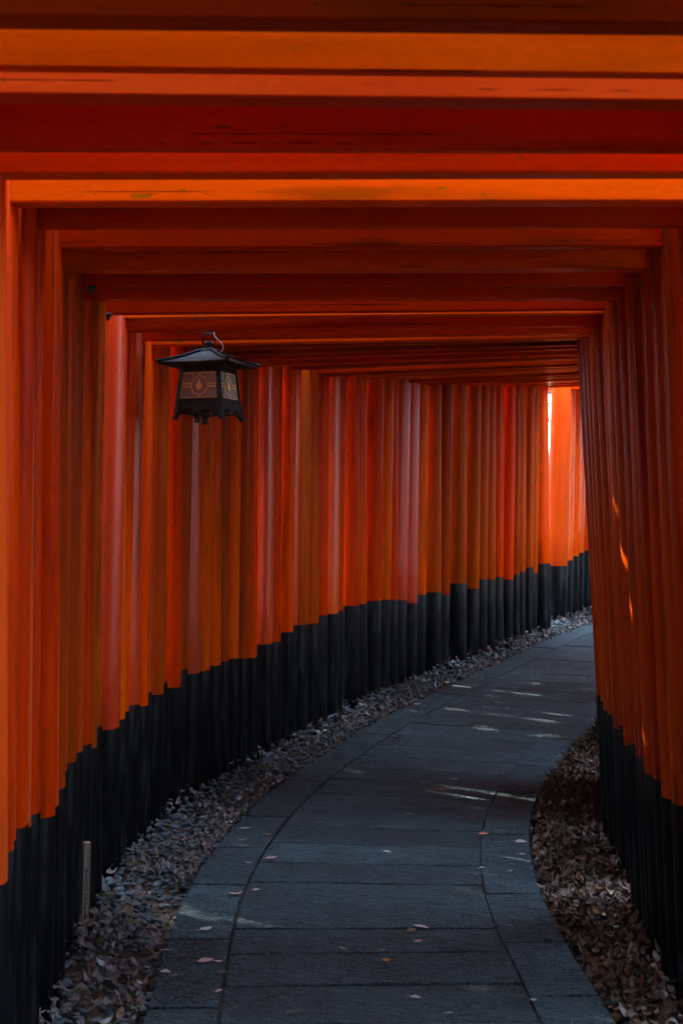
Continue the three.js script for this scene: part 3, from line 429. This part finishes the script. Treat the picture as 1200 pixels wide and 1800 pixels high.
  { const N = 10, pos = [], idx = [];
    for (const lower of [0, 1]) for (let f = 0; f < 4; f++) { const a0 = f * Math.PI / 2, a1 = a0 + Math.PI / 2; for (let i = 0; i <= N; i++) for (let j = 0; j <= N; j++) { const q = i / N * 0.9, m = j / N, R = RR * (1 - q), c = [Math.sin(a0) * (1 - m) + Math.sin(a1) * m, Math.cos(a0) * (1 - m) + Math.cos(a1) * m], up = 0.004 * Math.pow(Math.abs(2 * m - 1), 3) * (1 - q); pos.push(c[0] * R, prof(q) + up - lower * 0.011, c[1] * R); } }
    const F = (N + 1) * (N + 1);
    for (let s = 0; s < 8; s++) for (let i = 0; i < N; i++) for (let j = 0; j < N; j++) { const a = s * F + i * (N + 1) + j, b = a + N + 1; s < 4 ? idx.push(a, a + 1, b, a + 1, b + 1, b) : idx.push(a, b, a + 1, a + 1, b, b + 1); }
    for (let f = 0; f < 4; f++) for (let j = 0; j < N; j++) { const a = f * F + j, b = (f + 4) * F + j; idx.push(a, b, a + 1, a + 1, b, b + 1); }
    const g = new THREE.BufferGeometry(); g.setAttribute('position', new THREE.Float32BufferAttribute(pos, 3)); g.setIndex(idx); g.computeVertexNormals(); g.setAttribute('uv', new THREE.Float32BufferAttribute(pos.filter((_, i) => i % 3 !== 1), 2));
    roof.push(g); }
  const rf = mesh('roof', roof[0], roofMat, L);
  const hips = []; for (let f = 0; f < 4; f++) { const a = f * Math.PI / 2, pts = []; for (let i = 0; i <= 8; i++) { const q = i / 8 * 0.88, R = RR * 1.02 * (1 - q); pts.push(new THREE.Vector3(Math.sin(a) * R, prof(q) + 0.004 * (1 - q) + 0.004, Math.cos(a) * R)); } hips.push(new THREE.TubeGeometry(new THREE.CatmullRomCurve3(pts), 16, 0.0065, 8)); const e = new THREE.SphereGeometry(0.009, 10, 8); e.translate(Math.sin(a) * RR * 1.02, prof(0) + 0.007, Math.cos(a) * RR * 1.02); hips.push(e); }
  mesh('hip_ridge', mergeGeometries(hips), iron, rf);
  const capBox = new THREE.CylinderGeometry(0.036, 0.050, 0.016, 4); capBox.translate(0, prof(0.88) + 0.002, 0);
  mesh('roof_cap', capBox, iron, rf);
  const yk = prof(0.88);
  mesh('finial', (() => { const g = new THREE.LatheGeometry([[0, 0], [0.024, 0.0], [0.020, 0.012], [0.012, 0.018], [0.020, 0.026], [0.022, 0.036], [0.017, 0.046], [0.006, 0.052], [0, 0.058]].map(([a, b]) => new THREE.Vector2(a * 0.85, b * 0.72)), 20); g.translate(0, yk + 0.006, 0); return g; })(), iron, L);
  const ringY = Y(597) - Y(737); const rg = mesh('hanging_ring', new THREE.TorusGeometry(0.030, 0.0038, 10, 32), iron, L); rg.position.set(0, ringY, 0); rg.rotation.y = -0.35;
  const beamY = Y(584) - Y(737);
  mesh('hook', (() => { const a = new THREE.CylinderGeometry(0.010, 0.012, Math.max(0.012, beamY - ringY - 0.022), 12); a.translate(0, (beamY + ringY + 0.024) / 2, 0); return a; })(), iron, L);
  const wire = new THREE.MeshStandardMaterial({ name: 'pale grey cable', color: new THREE.Color().setRGB(0.50, 0.46, 0.52), roughness: 0.5 });
  const ca = Math.cos(25 * Math.PI / 180), sa = Math.sin(25 * Math.PI / 180), loc = (px, py, z) => new THREE.Vector3((px - 367) * k * ca - z * sa, Y(py) - Y(737), (px - 367) * k * sa + z * ca);
  mesh('cable', new THREE.TubeGeometry(new THREE.CatmullRomCurve3([[376, 582, 0], [377, 590, 0.01], [382, 597, 0.015], [389, 603, 0.02], [393, 611, 0.02], [391, 617, 0.02], [386, 621, 0.02]].map((p) => loc(...p))), 40, 0.0034, 8), wire, L);
  for (let f = 0; f < 4; f++) { const a = f * Math.PI / 2, A = new THREE.Vector3(Math.sin(a) * RR, prof(0), Math.cos(a) * RR), B = new THREE.Vector3(Math.sin(a) * RB * 1.0, h(0.16), Math.cos(a) * RB * 1.0), c = A.clone().lerp(B, 0.5); c.y -= 0.008; mesh('stay_wire', new THREE.TubeGeometry(new THREE.CatmullRomCurve3([A, c, B]), 12, 0.0016, 6), iron, L); const n = new THREE.SphereGeometry(0.005, 8, 6); const q = A.clone().lerp(B, 0.22); n.translate(q.x, q.y - 0.003, q.z); mesh('wire_bead', n, iron, L); }
}
// small black hooks screwed under the beams
for (const [px, py, d, label] of [[190, 556, 5.62, 'black iron hook screwed under a beam, nearer the lantern'], [161, 508, 4.95, 'small black hook under the beam two corners before the lantern']]) {
  const k = d / 2450, iron = new THREE.MeshStandardMaterial({ name: 'black iron hook', color: new THREE.Color().setRGB(0.015, 0.016, 0.018), roughness: 0.5 });
  const t = thing('beam_hook', label, 'hook', [(px - 600) * k, EYE + (900 - py) * k, -d], 0.3, 'hooks under the beams');
  const pl = new RoundedBoxGeometry(0.03, 0.012, 0.03, 2, 0.003); pl.translate(0, 0.006, 0); mesh('plate', pl, iron, t);
  mesh('knob', new THREE.LatheGeometry([[0, -0.018], [0.005, -0.016], [0.009, -0.008], [0.012, 0]].map(([a, b]) => new THREE.Vector2(a, b)), 14), iron, t);
}
// the inscribed stake at the foot of the posts
{
  const c = document.createElement('canvas'); c.width = 64; c.height = 640; const x = c.getContext('2d'); x.fillStyle = '#a39a90'; x.fillRect(0, 0, 64, 640);
  const r = rng(61); for (let i = 0; i < 90; i++) { x.fillStyle = `rgba(${r() < 0.5 ? '70,60,52' : '190,180,168'},0.12)`; x.fillRect(r() * 64, 0, 1 + r() * 2, 640); }
  x.strokeStyle = '#17161a'; x.lineCap = 'round';
  const glyph = (cx, cy, w, h2, lw) => { x.lineWidth = lw; const n = 5 + Math.floor(r() * 3); for (let i = 0; i < n; i++) { x.beginPath(); const hor = r() < 0.55; const a = cx - w / 2 + r() * w * 0.3, b = cy - h2 / 2 + (i + 0.5) / n * h2; if (hor) { x.moveTo(a, b); x.lineTo(a + w * (0.5 + 0.4 * r()), b - 1.5); } else { const q = cx - w * 0.3 + r() * w * 0.6; x.moveTo(q, cy - h2 / 2 + r() * 4); x.lineTo(q + (r() - 0.5) * w * 0.5, cy + h2 / 2 - r() * 4); } x.stroke(); } };
  for (let i = 0; i < 11; i++) glyph(22, 215 + i * 37, 24, 30, 4.2);
  for (let i = 0; i < 19; i++) glyph(45, 60 + i * 23, 14, 17, 2.6);
  const t = new THREE.CanvasTexture(c); t.colorSpace = THREE.SRGBColorSpace;
  const face = new THREE.MeshStandardMaterial({ name: 'inscribed pale wood', color: new THREE.Color().setRGB(0.62, 0.6, 0.6), map: t, roughness: 0.75 }), wood = new THREE.MeshStandardMaterial({ name: 'reddish raw wood', color: new THREE.Color().setRGB(0.26, 0.12, 0.07), roughness: 0.8, bumpMap: T.blackBump, bumpScale: 0.002 });
  const d = 5.28, k = d / 2450, x0 = (148 - 600) * k, hgt = 140 * k;
  const g = thing('wooden_stake', 'pale wooden stake with vertical black writing leaning against the black posts', 'stake', [x0, 0.0, -d], 0.52);
  g.rotation.z = -0.03;
  const w = 0.026, post = new RoundedBoxGeometry(w, hgt + 0.06, w, 2, 0.0015); post.translate(0, hgt / 2 - 0.03 + 0.015, 0); mesh('shaft', boxUV(post), wood, g);
  const f = new THREE.PlaneGeometry(w - 0.003, hgt); f.translate(0, hgt / 2 + 0.012, w / 2 + 0.0012); mesh('inscription', f, face, g);
  const cap = new THREE.BoxGeometry(w - 0.002, 0.004, w - 0.002); cap.translate(0, hgt + 0.016, 0); mesh('sawn_end', cap, new THREE.MeshStandardMaterial({ name: 'sawn pale wood', color: new THREE.Color().setRGB(0.42, 0.37, 0.33), roughness: 0.8 }), g);
}

renderer.render(scene, camera);
